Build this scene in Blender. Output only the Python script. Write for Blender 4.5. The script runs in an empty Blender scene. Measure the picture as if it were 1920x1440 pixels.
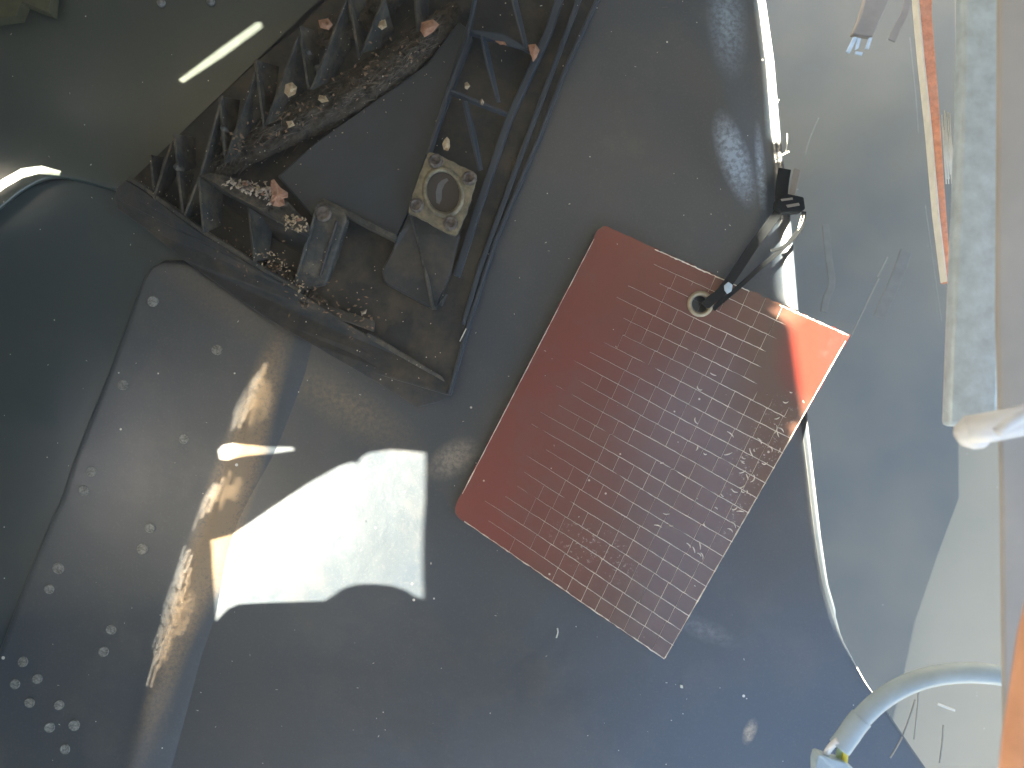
import bpy, bmesh, math, random
from mathutils import Vector, Matrix, noise
from mathutils.geometry import tessellate_polygon
random.seed(7)
S = bpy.context.scene
COL = S.collection
R = math.radians

# ------------------------------------------------------------------ camera, sky, sun, exposure
CAMZ = 0.8
cd = bpy.data.cameras.new('camera'); cam = bpy.data.objects.new('camera', cd); COL.objects.link(cam)
cam.location = (0, 0, CAMZ)                       # looks straight down at the panels
cd.sensor_width = 36; cd.lens = 30; cd.clip_start = 0.01; cd.clip_end = 200
cd.dof.use_dof = True; cd.dof.focus_distance = 0.77; cd.dof.aperture_fstop = 6.3
S.camera = cam
SX, SY, SZ = -0.74, 0.12, 0.66
sun_el = math.asin(SZ / math.sqrt(SX*SX + SY*SY + SZ*SZ)); sun_az = math.atan2(SX, SY)
w = bpy.data.worlds.new('World'); S.world = w; w.use_nodes = True
wn = w.node_tree.nodes; bg = wn['Background']; sky = wn.new('ShaderNodeTexSky')
sky.sky_type = 'NISHITA'; sky.sun_disc = False; sky.sun_elevation = sun_el; sky.sun_rotation = sun_az
sky.air_density = 1.0; sky.dust_density = 4.0; sky.ozone_density = 0.4
w.node_tree.links.new(sky.outputs[0], bg.inputs[0]); bg.inputs[1].default_value = 0.052
ld = bpy.data.lights.new('sun', 'SUN'); ld.energy = 5.0; ld.angle = R(0.5); ld.color = (1, 0.89, 0.74)
sun = bpy.data.objects.new('sun', ld); COL.objects.link(sun)
sun.rotation_euler = Vector((SX, SY, SZ)).to_track_quat('Z', 'Y').to_euler()
S.view_settings.view_transform = 'Standard'; S.view_settings.look = 'None'
S.view_settings.gamma = 1; S.view_settings.use_curve_mapping = False
S.view_settings.exposure = 3.78
S.view_settings.use_white_balance = True; S.view_settings.white_balance_temperature = 6850; S.view_settings.white_balance_tint = 4

# ------------------------------------------------------------------ helpers
def P(px, py, z=0.0):
    k = 0.0005 * (CAMZ - z) / CAMZ
    return Vector(((px - 960) * k, (720 - py) * k, z))

def tag(o, label=None, cat=None, group=None, kind=None):
    if label: o['label'] = label
    if cat: o['category'] = cat
    if group: o['group'] = group
    if kind: o['kind'] = kind
    return o

def mesh(name, verts, faces, m, parent=None, smooth=False, edge=0.0):
    me = bpy.data.meshes.new(name); me.from_pydata([tuple(v) for v in verts], [], faces)
    bm = bmesh.new(); bm.from_mesh(me); bmesh.ops.recalc_face_normals(bm, faces=bm.faces); bm.to_mesh(me); bm.free()
    if smooth:
        me.polygons.foreach_set('use_smooth', [True] * len(me.polygons))
    me.materials.append(m)
    o = bpy.data.objects.new(name, me); COL.objects.link(o)
    if parent: o.parent = parent
    if edge:
        b = o.modifiers.new('bevel', 'BEVEL'); b.width = edge; b.segments = 2; b.limit_method = 'ANGLE'; b.angle_limit = R(35)
    return o

def empty(name, label, cat, group=None):
    o = bpy.data.objects.new(name, None); COL.objects.link(o); o.empty_display_size = 0.02
    return tag(o, label, cat, group)

def ext(loops, t, mapf=lambda v: v, down=None):
    """filled polygon (first loop) with holes, extruded by t along down"""
    down = down or Vector((0, 0, -1))
    flat = [v for l in loops for v in l]
    tris = tessellate_polygon(loops)
    n = len(flat)
    V = [mapf(v) for v in flat] + [mapf(v) + down * t for v in flat]
    F = [tuple(a) for a in tris] + [(a[0]+n, a[2]+n, a[1]+n) for a in tris]
    k = 0
    for l in loops:
        m = len(l)
        for i in range(m):
            a, b = k + i, k + (i + 1) % m
            F.append((a, b, b + n, a + n))
        k += m
    return V, F

def slab(name, pts, t, m, parent=None, edge=0.0008, holes=()):
    """plate whose top outline is given as (px, py, z) seen from the camera"""
    ls = [[P(*p) for p in pts]] + [[P(*p) for p in h] for h in holes]
    V, F = ext(ls, t)
    return mesh(name, V, F, m, parent, edge=edge)

def fin(name, top, base, m, parent, th=0.0016):
    """upright rib: a face between a top line and a base line, given thickness"""
    a = [P(*p) for p in top]; b = [P(*p) for p in base]
    poly = a + b[::-1]
    nrm = Vector((0, 0, 0))
    for i in range(len(poly)):
        nrm += poly[i].cross(poly[(i + 1) % len(poly)])
    if nrm.z < 0: nrm = -nrm
    nrm.normalize()
    V, F = ext([poly], th, down=-nrm)
    return mesh(name, V, F, m, parent, edge=0.0004)

def tube(name, pts, r, m, parent=None, seg=8, taper=False, caps=True):
    pts = [Vector(p) for p in pts]; V = []; F = []
    n = len(pts); ref = Vector((0, 0, 1))
    for i, p in enumerate(pts):
        d = (pts[min(i+1, n-1)] - pts[max(i-1, 0)]).normalized()
        if abs(d.dot(ref)) > 0.95: ref = Vector((1, 0, 0))
        u = d.cross(ref).normalized(); v = u.cross(d)
        rr = r[i] if isinstance(r, (list, tuple)) else r
        for k in range(seg):
            a = 2 * math.pi * k / seg
            V.append(p + (u * math.cos(a) + v * math.sin(a)) * rr)
    for i in range(n - 1):
        for k in range(seg):
            F.append((i*seg+k, i*seg+(k+1) % seg, (i+1)*seg+(k+1) % seg, (i+1)*seg+k))
    if caps:
        F.append(tuple(range(seg))[::-1]); F.append(tuple(range((n-1)*seg, n*seg)))
    return mesh(name, V, F, m, parent, smooth=True)

def spline(pts, n):
    """Catmull-Rom through tuples"""
    out = []; Q = [pts[0]] + list(pts) + [pts[-1]]
    for i in range(1, len(Q) - 2):
        p0, p1, p2, p3 = [Vector(q) for q in Q[i-1:i+3]]
        for k in range(n):
            t = k / n
            out.append(0.5 * ((2*p1) + (p2-p0)*t + (2*p0-5*p1+4*p2-p3)*t*t + (3*p1-p0-3*p2+p3)*t**3))
    out.append(Vector(Q[-2])); return out

def lathe(name, prof, m, parent=None, seg=24, mat4=None, smooth=True):
    V = []; F = []; n = len(prof)
    for r, z in prof:
        for k in range(seg):
            a = 2*math.pi*k/seg; v = Vector((r*math.cos(a), r*math.sin(a), z))
            V.append(mat4 @ v if mat4 else v)
    for i in range(n-1):
        for k in range(seg):
            F.append((i*seg+k, i*seg+(k+1) % seg, (i+1)*seg+(k+1) % seg, (i+1)*seg+k))
    return mesh(name, V, F, m, parent, smooth=smooth)

def interp(tab, y):
    if y <= tab[0][0]: return tab[0][1]
    for (a, b), (c, d) in zip(tab, tab[1:]):
        if y <= c: return b + (d - b) * (y - a) / (c - a)
    return tab[-1][1]

# ------------------------------------------------------------------ materials
class NT:
    def __init__(s, name):
        s.m = bpy.data.materials.new(name); s.m.use_nodes = True; s.t = s.m.node_tree
        s.b = s.t.nodes['Principled BSDF']; s.tc = s.t.nodes.new('ShaderNodeTexCoord')
    def n(s, typ, **kw):
        x = s.t.nodes.new(typ)
        for k, v in kw.items():
            if k.startswith('i_'):
                x.inputs[k[2:].replace('_', ' ')].default_value = v
            else: setattr(x, k, v)
        return x
    def l(s, a, b): s.t.links.new(a, b)
    def noise(s, scale, detail=4, rough=0.55, stretch=None, rot=0.0, dist=0.0):
        x = s.n('ShaderNodeTexNoise'); x.inputs['Scale'].default_value = scale
        x.inputs['Detail'].default_value = detail; x.inputs['Roughness'].default_value = rough
        x.inputs['Distortion'].default_value = dist
        mp = s.n('ShaderNodeMapping'); s.l(s.tc.outputs['Object'], mp.inputs[0])
        mp.inputs['Rotation'].default_value = (0, 0, rot)
        if stretch: mp.inputs['Scale'].default_value = stretch
        s.l(mp.outputs[0], x.inputs['Vector'])
        return x.outputs['Fac']
    def ramp(s, fac, stops):
        x = s.n('ShaderNodeValToRGB'); s.l(fac, x.inputs[0]); e = x.color_ramp.elements
        while len(e) < len(stops): e.new(0.5)
        for q, (p, c) in zip(e, stops):
            q.position = p; q.color = (c, c, c, 1) if isinstance(c, (int, float)) else (*c, 1)
        return x.outputs[0]
    def math(s, op, a, b):
        x = s.n('ShaderNodeMath', operation=op)
        for i, q in enumerate((a, b)):
            if isinstance(q, (int, float)): x.inputs[i].default_value = q
            else: s.l(q, x.inputs[i])
        return x.outputs[0]
    def mix(s, fac, a, b):
        x = s.n('ShaderNodeMix', data_type='RGBA')
        for i, q in ((0, fac), (6, a), (7, b)):
            if isinstance(q, (int, float)): x.inputs[i].default_value = q
            elif isinstance(q, tuple): x.inputs[i].default_value = (*q, 1)
            else: s.l(q, x.inputs[i])
        return x.outputs[2]
    def specks(s, scale, size, keep):
        v = s.n('ShaderNodeTexVoronoi'); v.inputs['Scale'].default_value = scale
        s.l(s.tc.outputs['Object'], v.inputs['Vector'])
        sep = s.n('ShaderNodeSeparateColor'); s.l(v.outputs['Color'], sep.inputs[0])
        sz = s.math('MULTIPLY', sep.outputs[1], size)
        a = s.math('LESS_THAN', v.outputs['Distance'], sz)
        b = s.math('GREATER_THAN', sep.outputs[0], 1 - keep)
        return s.math('MULTIPLY', a, b)
    def bump(s, h, strength, dist=0.001):
        x = s.n('ShaderNodeBump'); x.inputs['Strength'].default_value = strength; x.inputs['Distance'].default_value = dist
        s.l(h, x.inputs['Height']); s.l(x.outputs[0], s.b.inputs['Normal'])
    def spot(s, c, rad, angle=0.0, asp=1.0):
        """soft elliptical mask at a world place (for a stain)"""
        mp = s.n('ShaderNodeMapping', vector_type='TEXTURE'); s.l(s.tc.outputs['Object'], mp.inputs[0])
        mp.inputs['Location'].default_value = (c.x, c.y, 0); mp.inputs['Rotation'].default_value = (0, 0, angle)
        mp.inputs['Scale'].default_value = (rad, rad * asp, 10)
        g = s.n('ShaderNodeTexGradient', gradient_type='SPHERICAL'); s.l(mp.outputs[0], g.inputs[0])
        return g.outputs['Fac']

def paint(name, c1, c2, rough=0.35, ior=1.5, dust=0.3, speck=0.2, coat=0.0, extra=None):
    t = NT(name)
    big = t.ramp(t.noise(5, 3), [(0.35, 0.0), (0.65, 1.0)])
    col = t.mix(big, c1, c2)
    d = t.ramp(t.noise(14, 8, 0.7), [(0.5, 0.0), (0.85, 1.0)])
    col = t.mix(t.math('MULTIPLY', d, dust), col, (0.22, 0.19, 0.15))
    fine = t.ramp(t.noise(500, 2), [(0.55, 0.0), (0.8, 1.0)])
    col = t.mix(t.math('MULTIPLY', fine, dust * 0.35), col, (0.4, 0.37, 0.32))
    if extra: col = extra(t, col)
    sp = t.specks(55, 0.09, speck); sp2 = t.specks(150, 0.10, speck * 0.5)
    sp = t.math('MAXIMUM', sp, sp2)
    scr = t.ramp(t.noise(60, 2, 0.5, stretch=(1, 14, 1), rot=0.5), [(0.70, 0.0), (0.74, 1.0)])
    scr = t.math('MULTIPLY', scr, t.ramp(t.noise(9, 2), [(0.55, 0), (0.7, 0.25)]))
    if ior > 1.99: col = t.mix(scr, col, (0.25, 0.26, 0.26))
    col = t.mix(sp, col, (0.75, 0.72, 0.65))
    t.l(col, t.b.inputs['Base Color'])
    r = t.math('ADD', rough * 0.85, t.math('MULTIPLY', t.noise(18, 4, 0.6), rough * 0.4))
    t.l(r, t.b.inputs['Roughness']); t.b.inputs['IOR'].default_value = ior
    t.b.inputs['Coat Weight'].default_value = coat; t.b.inputs['Coat Roughness'].default_value = 0.15
    h = t.math('ADD', t.noise(7, 4), t.math('MULTIPLY', t.noise(260, 3), 0.03))
    t.bump(h, 0.5, 0.006)
    return t.m

def simple(name, c, rough=0.5, metal=0.0, var=0.35, nscale=80, bump=0.3, dirt=None, dirt_amt=0.5, trans=0.0, bd=0.001, speck=0.0):
    t = NT(name)
    dark = tuple(x * (1 - var) for x in c); lite = tuple(min(1, x * (1 + var)) for x in c)
    col = t.mix(t.ramp(t.noise(nscale, 6, 0.65), [(0.3, 0.0), (0.7, 1.0)]), dark, lite)
    if dirt:
        col = t.mix(t.math('MULTIPLY', t.ramp(t.noise(nscale * 0.4, 8, 0.7), [(0.45, 0.0), (0.65, 1.0)]), dirt_amt), col, dirt)
    if speck: col = t.mix(t.specks(190, 0.16, speck), col, (0.6, 0.52, 0.42))
    t.l(col, t.b.inputs['Base Color'])
    t.b.inputs['Roughness'].default_value = rough; t.b.inputs['Metallic'].default_value = metal
    if trans: t.b.inputs['Subsurface Weight'].default_value = trans; t.b.inputs['Subsurface Radius'].default_value = (.01, .004, .003); t.b.inputs['Subsurface Scale'].default_value = 0.3
    t.bump(t.noise(nscale * 2, 6, 0.6), bump, bd)
    return t.m

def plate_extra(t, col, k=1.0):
    # tan sun glow painted along the fold, plus a stain by the top edge
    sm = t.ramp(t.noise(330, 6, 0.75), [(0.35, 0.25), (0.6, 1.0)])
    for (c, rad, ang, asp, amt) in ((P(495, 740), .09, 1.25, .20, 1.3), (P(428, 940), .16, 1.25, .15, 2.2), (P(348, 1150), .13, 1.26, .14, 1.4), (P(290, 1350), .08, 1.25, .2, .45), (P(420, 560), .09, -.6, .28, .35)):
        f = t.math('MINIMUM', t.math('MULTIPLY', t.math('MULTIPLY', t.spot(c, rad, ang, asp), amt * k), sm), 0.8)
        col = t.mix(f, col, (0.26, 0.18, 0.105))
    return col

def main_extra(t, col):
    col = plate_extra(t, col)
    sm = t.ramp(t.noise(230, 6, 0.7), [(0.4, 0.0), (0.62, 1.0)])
    # dusty smudge next to the tag, bluish reflections painted in by the turned lip, dusty strip below the moulding
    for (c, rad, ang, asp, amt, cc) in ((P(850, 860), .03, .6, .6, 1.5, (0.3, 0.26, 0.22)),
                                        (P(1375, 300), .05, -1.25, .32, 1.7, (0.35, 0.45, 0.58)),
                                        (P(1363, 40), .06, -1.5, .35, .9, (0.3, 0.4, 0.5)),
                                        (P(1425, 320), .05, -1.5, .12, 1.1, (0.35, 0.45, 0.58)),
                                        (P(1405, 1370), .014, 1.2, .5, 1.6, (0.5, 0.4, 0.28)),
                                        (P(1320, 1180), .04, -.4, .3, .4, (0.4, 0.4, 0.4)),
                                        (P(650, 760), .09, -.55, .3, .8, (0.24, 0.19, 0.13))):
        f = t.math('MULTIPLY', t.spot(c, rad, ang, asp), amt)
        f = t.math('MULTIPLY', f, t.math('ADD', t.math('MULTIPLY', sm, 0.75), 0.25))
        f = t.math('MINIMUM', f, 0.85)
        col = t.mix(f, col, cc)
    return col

M = {}
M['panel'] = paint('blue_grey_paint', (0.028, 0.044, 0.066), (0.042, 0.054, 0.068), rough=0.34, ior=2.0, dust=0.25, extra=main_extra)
M['upper'] = paint('green_grey_paint', (0.044, 0.060, 0.056), (0.047, 0.061, 0.051), rough=0.3, ior=1.9, dust=0.12)
M['teal'] = paint('dark_teal_paint', (0.030, 0.050, 0.062), (0.035, 0.053, 0.056), rough=0.33, ior=1.7, dust=0.08)
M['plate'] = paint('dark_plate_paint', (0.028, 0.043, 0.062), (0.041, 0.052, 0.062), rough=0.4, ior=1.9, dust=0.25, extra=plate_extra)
M['floor'] = paint('warm_grey_paint', (0.40, 0.35, 0.25), (0.44, 0.38, 0.27), rough=0.4, ior=1.8, dust=0.15, speck=0.04)
M['floor2'] = paint('cool_grey_paint', (0.14, 0.145, 0.13), (0.23, 0.21, 0.16), rough=0.35, ior=1.8, dust=0.12, speck=0.04)
M['inner'] = paint('grey_baffle_paint', (0.15, 0.16, 0.16), (0.18, 0.18, 0.17), rough=0.5, dust=0.1)
M['plastic'] = simple('black_plastic', (0.021, 0.024, 0.027), 0.5, var=0.3, nscale=60, bump=0.35, dirt=(0.095, 0.075, 0.052), dirt_amt=0.7, speck=0.15)
M['plastic2'] = simple('black_plastic_clean', (0.036, 0.048, 0.064), 0.42, var=0.15, nscale=25, bump=0.12, dirt=(0.045, 0.045, 0.045), dirt_amt=0.25)
M['dusty'] = simple('dusty_black_plastic', (0.038, 0.040, 0.039), 0.55, var=0.5, nscale=110, bump=0.6, dirt=(0.17, 0.135, 0.09), dirt_amt=0.75, speck=0.5)
M['dirt'] = simple('dark_leaf_dirt', (0.05, 0.04, 0.03), 0.75, var=0.7, nscale=160, bump=1.0, dirt=(0.14, 0.105, 0.065), dirt_amt=0.7, bd=0.003, speck=0.3)
M['needle'] = simple('dry_needle', (0.11, 0.085, 0.06), 0.6, var=0.5)
M['leaf'] = simple('dry_leaf', (0.36, 0.19, 0.12), 0.6, var=0.3, nscale=200, bump=0.5)
M['leaf_bit'] = simple('brown_leaf_bit', (0.20, 0.12, 0.07), 0.6, var=0.6, nscale=60)
M['chip'] = simple('pale_chip', (0.42, 0.31, 0.19), 0.55, var=0.4, nscale=200, bump=0.5)
M['crumb'] = simple('pale_crumb', (0.42, 0.33, 0.25), 0.5, var=0.75, nscale=120)
M['bronze'] = simple('tarnished_brass', (0.27, 0.235, 0.16), 0.5, metal=0.4, var=0.5, nscale=120, bump=0.8, dirt=(0.13, 0.12, 0.10), dirt_amt=0.7)
M['bolt'] = simple('grimy_bolt', (0.12, 0.10, 0.09), 0.5, metal=0.4, var=0.6, nscale=250, bump=1.0, dirt=(0.3, 0.25, 0.2), dirt_amt=0.5)
M['lens'] = simple('brown_glass', (0.06, 0.052, 0.05), 0.15, var=0.1, nscale=30, bump=0.03)
M['smear'] = simple('grey_smear', (0.13, 0.13, 0.14), 0.4, var=0.2)
M['rivet'] = simple('rivet_metal', (0.23, 0.23, 0.21), 0.45, metal=0.2, var=0.7, nscale=420, bump=0.8)
M['zinc'] = simple('galvanised_zinc', (0.52, 0.62, 0.70), 0.45, metal=0.2, var=0.16, nscale=90, bump=0.2)
M['pinkgrey'] = simple('pinkish_grey_plastic', (0.40, 0.37, 0.33), 0.6, var=0.08, nscale=20, bump=0.05)
M['white'] = simple('white_plastic', (0.75, 0.77, 0.8), 0.3, var=0.08, nscale=40, bump=0.05)
M['cable'] = simple('pale_blue_cable', (0.40, 0.51, 0.60), 0.45, var=0.1, nscale=40, bump=0.05)
M['yellow'] = simple('yellow_wire', (0.65, 0.55, 0.06), 0.4, var=0.1)
M['green'] = simple('green_wire', (0.32, 0.42, 0.22), 0.4, var=0.1)
M['orange'] = simple('orange_plastic', (0.80, 0.40, 0.24), 0.45, var=0.1, nscale=60, bump=0.1)
M['orange_trim'] = simple('orange_paint', (0.88, 0.34, 0.20), 0.35, var=0.3, nscale=150, bump=0.4, dirt=(0.7, 0.4, 0.3), dirt_amt=0.4)
M['bright_edge'] = simple('sunlit_edge', (0.8, 0.78, 0.72), 0.3, var=0.1)  # white stands for sunlight on the orange strip's edge
M['tie'] = simple('dark_cable_tie', (0.010, 0.012, 0.014), 0.75, var=0.2, nscale=60, bump=0.2)
M['tie'].node_tree.nodes['Principled BSDF'].inputs['Specular IOR Level'].default_value = 0.2
M['ring'] = simple('brass_grommet', (0.45, 0.38, 0.27), 0.3, metal=0.7, var=0.25, nscale=80, bump=0.3)
M['dim'] = simple('dull_thread', (0.34, 0.33, 0.29), 0.6, var=0.1)
M['faint'] = simple('dull_strip', (0.25, 0.245, 0.22), 0.6, var=0.1)
M['hair'] = simple('pale_fibre', (0.7, 0.68, 0.6), 0.3, var=0.1)
M['brown'] = simple('grey_brown_sheath', (0.24, 0.21, 0.18), 0.45, var=0.12, nscale=40, bump=0.1)
M['olive'] = simple('olive_reflection_tone', (0.065, 0.065, 0.035), 0.5, var=0.3, nscale=60)
M['ridge'] = simple('worn_grid_ridge', (0.78, 0.66, 0.56), 0.3, var=0.35, nscale=150, bump=0.2)
M['ridge'].node_tree.nodes['Principled BSDF'].inputs['Coat Weight'].default_value = 1
M['ridge'].node_tree.nodes['Principled BSDF'].inputs['Coat IOR'].default_value = 2.0
M['ridge'].node_tree.nodes['Principled BSDF'].inputs['Coat Roughness'].default_value = 0.3

def tag_mat():
    t = NT('greyed_red_reflective_sheet')
    # right side greyer: some fading, plus sky reflection put into the colour (object coords)
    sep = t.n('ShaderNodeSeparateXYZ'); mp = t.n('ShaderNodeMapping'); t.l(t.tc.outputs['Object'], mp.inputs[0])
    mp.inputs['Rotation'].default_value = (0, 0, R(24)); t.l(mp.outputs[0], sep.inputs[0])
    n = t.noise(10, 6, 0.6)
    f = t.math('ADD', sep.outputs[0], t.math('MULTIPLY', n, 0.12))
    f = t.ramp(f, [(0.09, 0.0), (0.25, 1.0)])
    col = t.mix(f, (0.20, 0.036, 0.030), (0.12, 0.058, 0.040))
    col = t.mix(t.math('MINIMUM', t.math('MULTIPLY', t.spot(P(1560, 670, .01), .06, 0, 1), 3.0), 1.0), col, (0.17, 0.022, 0.012))  # sunlit corner painted back to full red
    blot = t.ramp(t.noise(28, 8, 0.7), [(0.5, 0.0), (0.75, 0.35)])
    col = t.mix(blot, col, (0.16, 0.10, 0.09))
    wear = t.ramp(t.noise(330, 6, 0.75), [(0.58, 0.0), (0.64, 1.0)])
    zone = t.math('MAXIMUM', t.spot(P(1440, 850, .04), .075, 1.05, .35), t.math('MULTIPLY', t.spot(P(1120, 1040, .03), .06, -.5, .5), 1.0))
    zone = t.math('MAXIMUM', zone, t.math('MULTIPLY', t.spot(P(1400, 960, .04), .05, 1.05, .3), 0.8))
    wr = t.math('MULTIPLY', wear, t.ramp(zone, [(0.1, 0.0), (0.7, 1.0)]))
    col = t.mix(wr, col, (0.6, 0.5, 0.43))
    col = t.mix(t.specks(80, 0.09, 0.3), col, (0.7, 0.6, 0.5))
    t.l(col, t.b.inputs['Base Color']); t.b.inputs['Roughness'].default_value = 0.45
    t.b.inputs['IOR'].default_value = 1.5
    t.b.inputs['Coat Weight'].default_value = 1.0; t.b.inputs['Coat IOR'].default_value = 1.75; t.b.inputs['Coat Roughness'].default_value = 0.22
    t.bump(t.math('ADD', t.noise(25, 5), t.math('MULTIPLY', wr, 0.5)), 0.35, 0.002)
    return t.m
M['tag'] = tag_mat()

# ------------------------------------------------------------------ the setting: deep floor, unseen light baffles added with shaped holes
FZ = -0.35
mesh('floor', [(-3, -3, FZ), (3, -3, FZ), (3, 3, FZ), (-3, 3, FZ)], [(0, 1, 2, 3)], M['floor']); bpy.data.objects['floor']['kind'] = 'structure'

LIP = [(-300, 1395), (0, 1430), (120, 1447), (300, 1462), (420, 1478), (590, 1492), (800, 1510), (880, 1519), (1000, 1533), (1090, 1546), (1195, 1576), (1255, 1608), (1310, 1645), (1400, 1705), (1500, 1775), (1800, 2000)]
lipw = [(-300, 8), (0, 11), (300, 16), (420, 24), (590, 24), (840, 7), (1000, 7), (1100, 5), (1200, 3), (1310, 2), (1800, 2)]

WX = -0.52
def to_baffle(p):
    t = (p.x - WX) / (-SX)
    return Vector((p.y + t * SY, t * SZ, 0))     # (y, z) on the baffle x = WX
def baffle_point(v): return Vector((WX, v.x, v.y))

top = []
for py in sorted(list(range(-100, 1561, 60)) + [296, 301, 417, 422, 584, 588, 799, 803]):
    px = interp(LIP, py) - interp(lipw, py) - 1
    if 300 < py < 418: px += 130
    if 585 < py < 800: px += 34
    if py > 1120: px += min(16, (py - 1120) * .12)
    if py < 318: px += 6
    if 803 <= py < 1120: px += 9
    v = to_baffle(P(px, py, 0.001)); top.append(v)
top.sort(key=lambda v: v.x)
outer = [Vector((-0.9, -0.36, 0)), Vector((-0.9, top[0].y, 0))] + top + [Vector((0.9, top[-1].y, 0)), Vector((0.9, -0.36, 0))]
def baffle_hole(pts):                                 # pts: (px, py, z) of the sunlit outline
    return [to_baffle(P(*p)) for p in pts]
patch = [(405,1018),(440,1004),(490,972),(540,938),(590,903),(640,874),(664,866),(672,870),(680,858),(694,849),(735,843),(770,846),(798,849),
         (800,940),(798,1122),(785,1118),(765,1105),(742,1097),(710,1094),(680,1095),(655,1103),(638,1114),(618,1126),(560,1128),(500,1130),(450,1133),(430,1142),(415,1156),(405,1166)]
holes = [baffle_hole([(x, y, .013 * max(0, min(1, (450 - x) / 45)) * max(0.1, min(1, (1170 - y) / 150))) for x, y in patch]),
         baffle_hole([(366,155,.012),(374,161,.012),(446,112,.012),(518,56,.012),(516,46,.012),(508,46,.012),(440,97,.012)]),
         baffle_hole([(-30,392,.014),(-26,412,.014),(8,385,.014),(40,358,.014),(75,338,.014),(105,331,.014),(143,334,.014),(146,326,.014),(110,316,.014),(72,321,.014),(38,340,.014),(0,368,.014)]),
         baffle_hole([(420,848,.012),(424,864,.012),(440,866,.012),(470,857,.012),(520,850,.012),(548,846,.010),(545,840,.010),(500,840,.012),(450,835,.012),(430,838,.012)])]
# slits added in the baffle: dappled light along the fold of the riveted plate
PZ = .0065
RIDGE = [(640, 522), (700, 508), (800, 472), (900, 434), (1010, 394), (1130, 352), (1230, 314), (1400, 268), (1500, 240)]
for k in range(-7, 8):
    y = 668 + random.uniform(0, 30) + abs(k) * 10
    while y < 1270 - abs(k) * 18:
        L = random.uniform(25, 70); wdt = (.62 if 860 < y < 1080 else .42) * random.uniform(.8, 1.2) * (1 - abs(k) * .055)
        y2 = y + L
        off = 2 + 4.0 * k + random.uniform(-.4, .4)
        xa, xb = interp(RIDGE, y) + off, interp(RIDGE, y2) + off
        clash = (y2 > 815 and y < 885) or (y2 > 1000 and y < 1180 and max(xa, xb) > 380) or (y2 > 850 and y < 1018 and max(xa, xb) > 405 + (1018 - y2) * 1.63 - 34)
        if not clash:
            holes.append(baffle_hole([(xa - wdt, y, PZ), (xa + wdt, y, PZ), (xb + wdt, y2, PZ), (xb - wdt, y2, PZ)]))
        y = y2 + random.uniform(3, 9)
V, F = ext([outer] + holes, 0.0001, baffle_point, Vector((-1, 0, 0)))
mesh('light_baffle', V, F, M['inner'])['kind'] = 'structure'  # unseen, its holes traced back from the wanted sun patches
# unseen baffles added beyond the top edge and overhead to block sky
V, F = ext([[Vector((-0.9, 0, 0)), Vector((1.2, 0, 0)), Vector((1.2, .6, 0)), Vector((-0.9, .6, 0))]], 0.004, lambda v: Vector((v.x, 0.55, v.y)), Vector((0, 1, 0)))
mesh('light_baffle', V, F, M['inner'])['kind'] = 'structure'
LX0, LX1 = 0.350 - 0.9 * 0.74 / 0.66, -0.05
V, F = ext([[Vector((LX0, -.95, .9)), Vector((LX1 + .22, -.95, .9)), Vector((LX1 + .30, 0.0, .9)), Vector((1.2, .50, .9)), Vector((1.2, 1.0, .9)), Vector((LX0, 1.0, .9))]], 0.004)
mesh('light_baffle_top', V, F, M['inner'])['kind'] = 'structure'  # unseen lid, added to dim the sky and trim the sun

# thin haze volume added for the milky lens glare
hm = bpy.data.materials.new('glare_haze'); hm.use_nodes = True; hn = hm.node_tree; hn.nodes.clear()
ho = hn.nodes.new('ShaderNodeOutputMaterial'); hv = hn.nodes.new('ShaderNodeVolumePrincipled')
hv.inputs['Density'].default_value = 0.022; hv.inputs['Color'].default_value = (0.92, 0.93, 0.95, 1); hv.inputs['Anisotropy'].default_value = 0.0
hn.links.new(hv.outputs[0], ho.inputs['Volume'])
V = [(x, y, z) for x in (-3.2, 3.2) for y in (-3.2, 3.2) for z in (-1.4, 1.0)]
h = mesh('glare_haze', V, [(0,1,3,2),(4,6,7,5),(0,4,5,1),(2,3,7,6),(0,2,6,4),(1,5,7,3)], hm); h['kind'] = 'stuff'; h['label'] = 'thin haze added for a milky glare'

# ------------------------------------------------------------------ main painted panel with swages and a turned-up lip
def smooth(a, b, x):
    t = max(0, min(1, (x - a) / (b - a))); return t * t * (3 - 2 * t)
def hz(px, py):
    # slope that faces the light under the upper part of the sun patch
    d = (py - 1100) * 0.80 + (px - 400) * 0.33      # across the diagonal
    h = -0.016 * smooth(-150, 60, -(d)) * 0 
    h += 0.007 * math.exp(-(((px - 620) / 180)**2 + ((py - 1030) / 120)**2))
    h += 0.006 * math.exp(-(((px - 1378 - (py-280)*.25) / 45)**2 + ((py - 260) / 170)**2))
    h += 0.004 * math.exp(-(((px - 1150) / 300)**2 + ((py - 1350) / 160)**2))
    return h
V = []; F = []; NX, NY = 150, 130
for j in range(NY + 1):
    py = -260 + 2000 * j / NY
    xe = interp(LIP, py) - interp(lipw, py)
    for i in range(NX + 1):
        px = -170 + (xe + 170) * i / NX
        V.append(P(px, py, 0) + Vector((0, 0, hz(px, py))))
    lw = interp(lipw, py)
    for q, z in ((0.25, .0004), (0.6, .003), (1.0, .007)):
        V.append(P(xe + lw * q, py, 0) + Vector((0, 0, z if lw > 4 else z * .3)))
    V.append(P(xe + lw + 2, py, 0) + Vector((0, 0, .0068 if lw > 4 else .002))); V.append(P(xe + lw + 2, py, 0) + Vector((0, 0, -.02)))
W = NX + 6
for j in range(NY):
    for i in range(W - 1):
        F.append((j*W+i, j*W+i+1, (j+1)*W+i+1, (j+1)*W+i))
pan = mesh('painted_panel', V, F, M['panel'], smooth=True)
tag(pan, 'large dark blue-grey painted panel with a sunlit turned-up lip, behind the red tag', 'panel')

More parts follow.
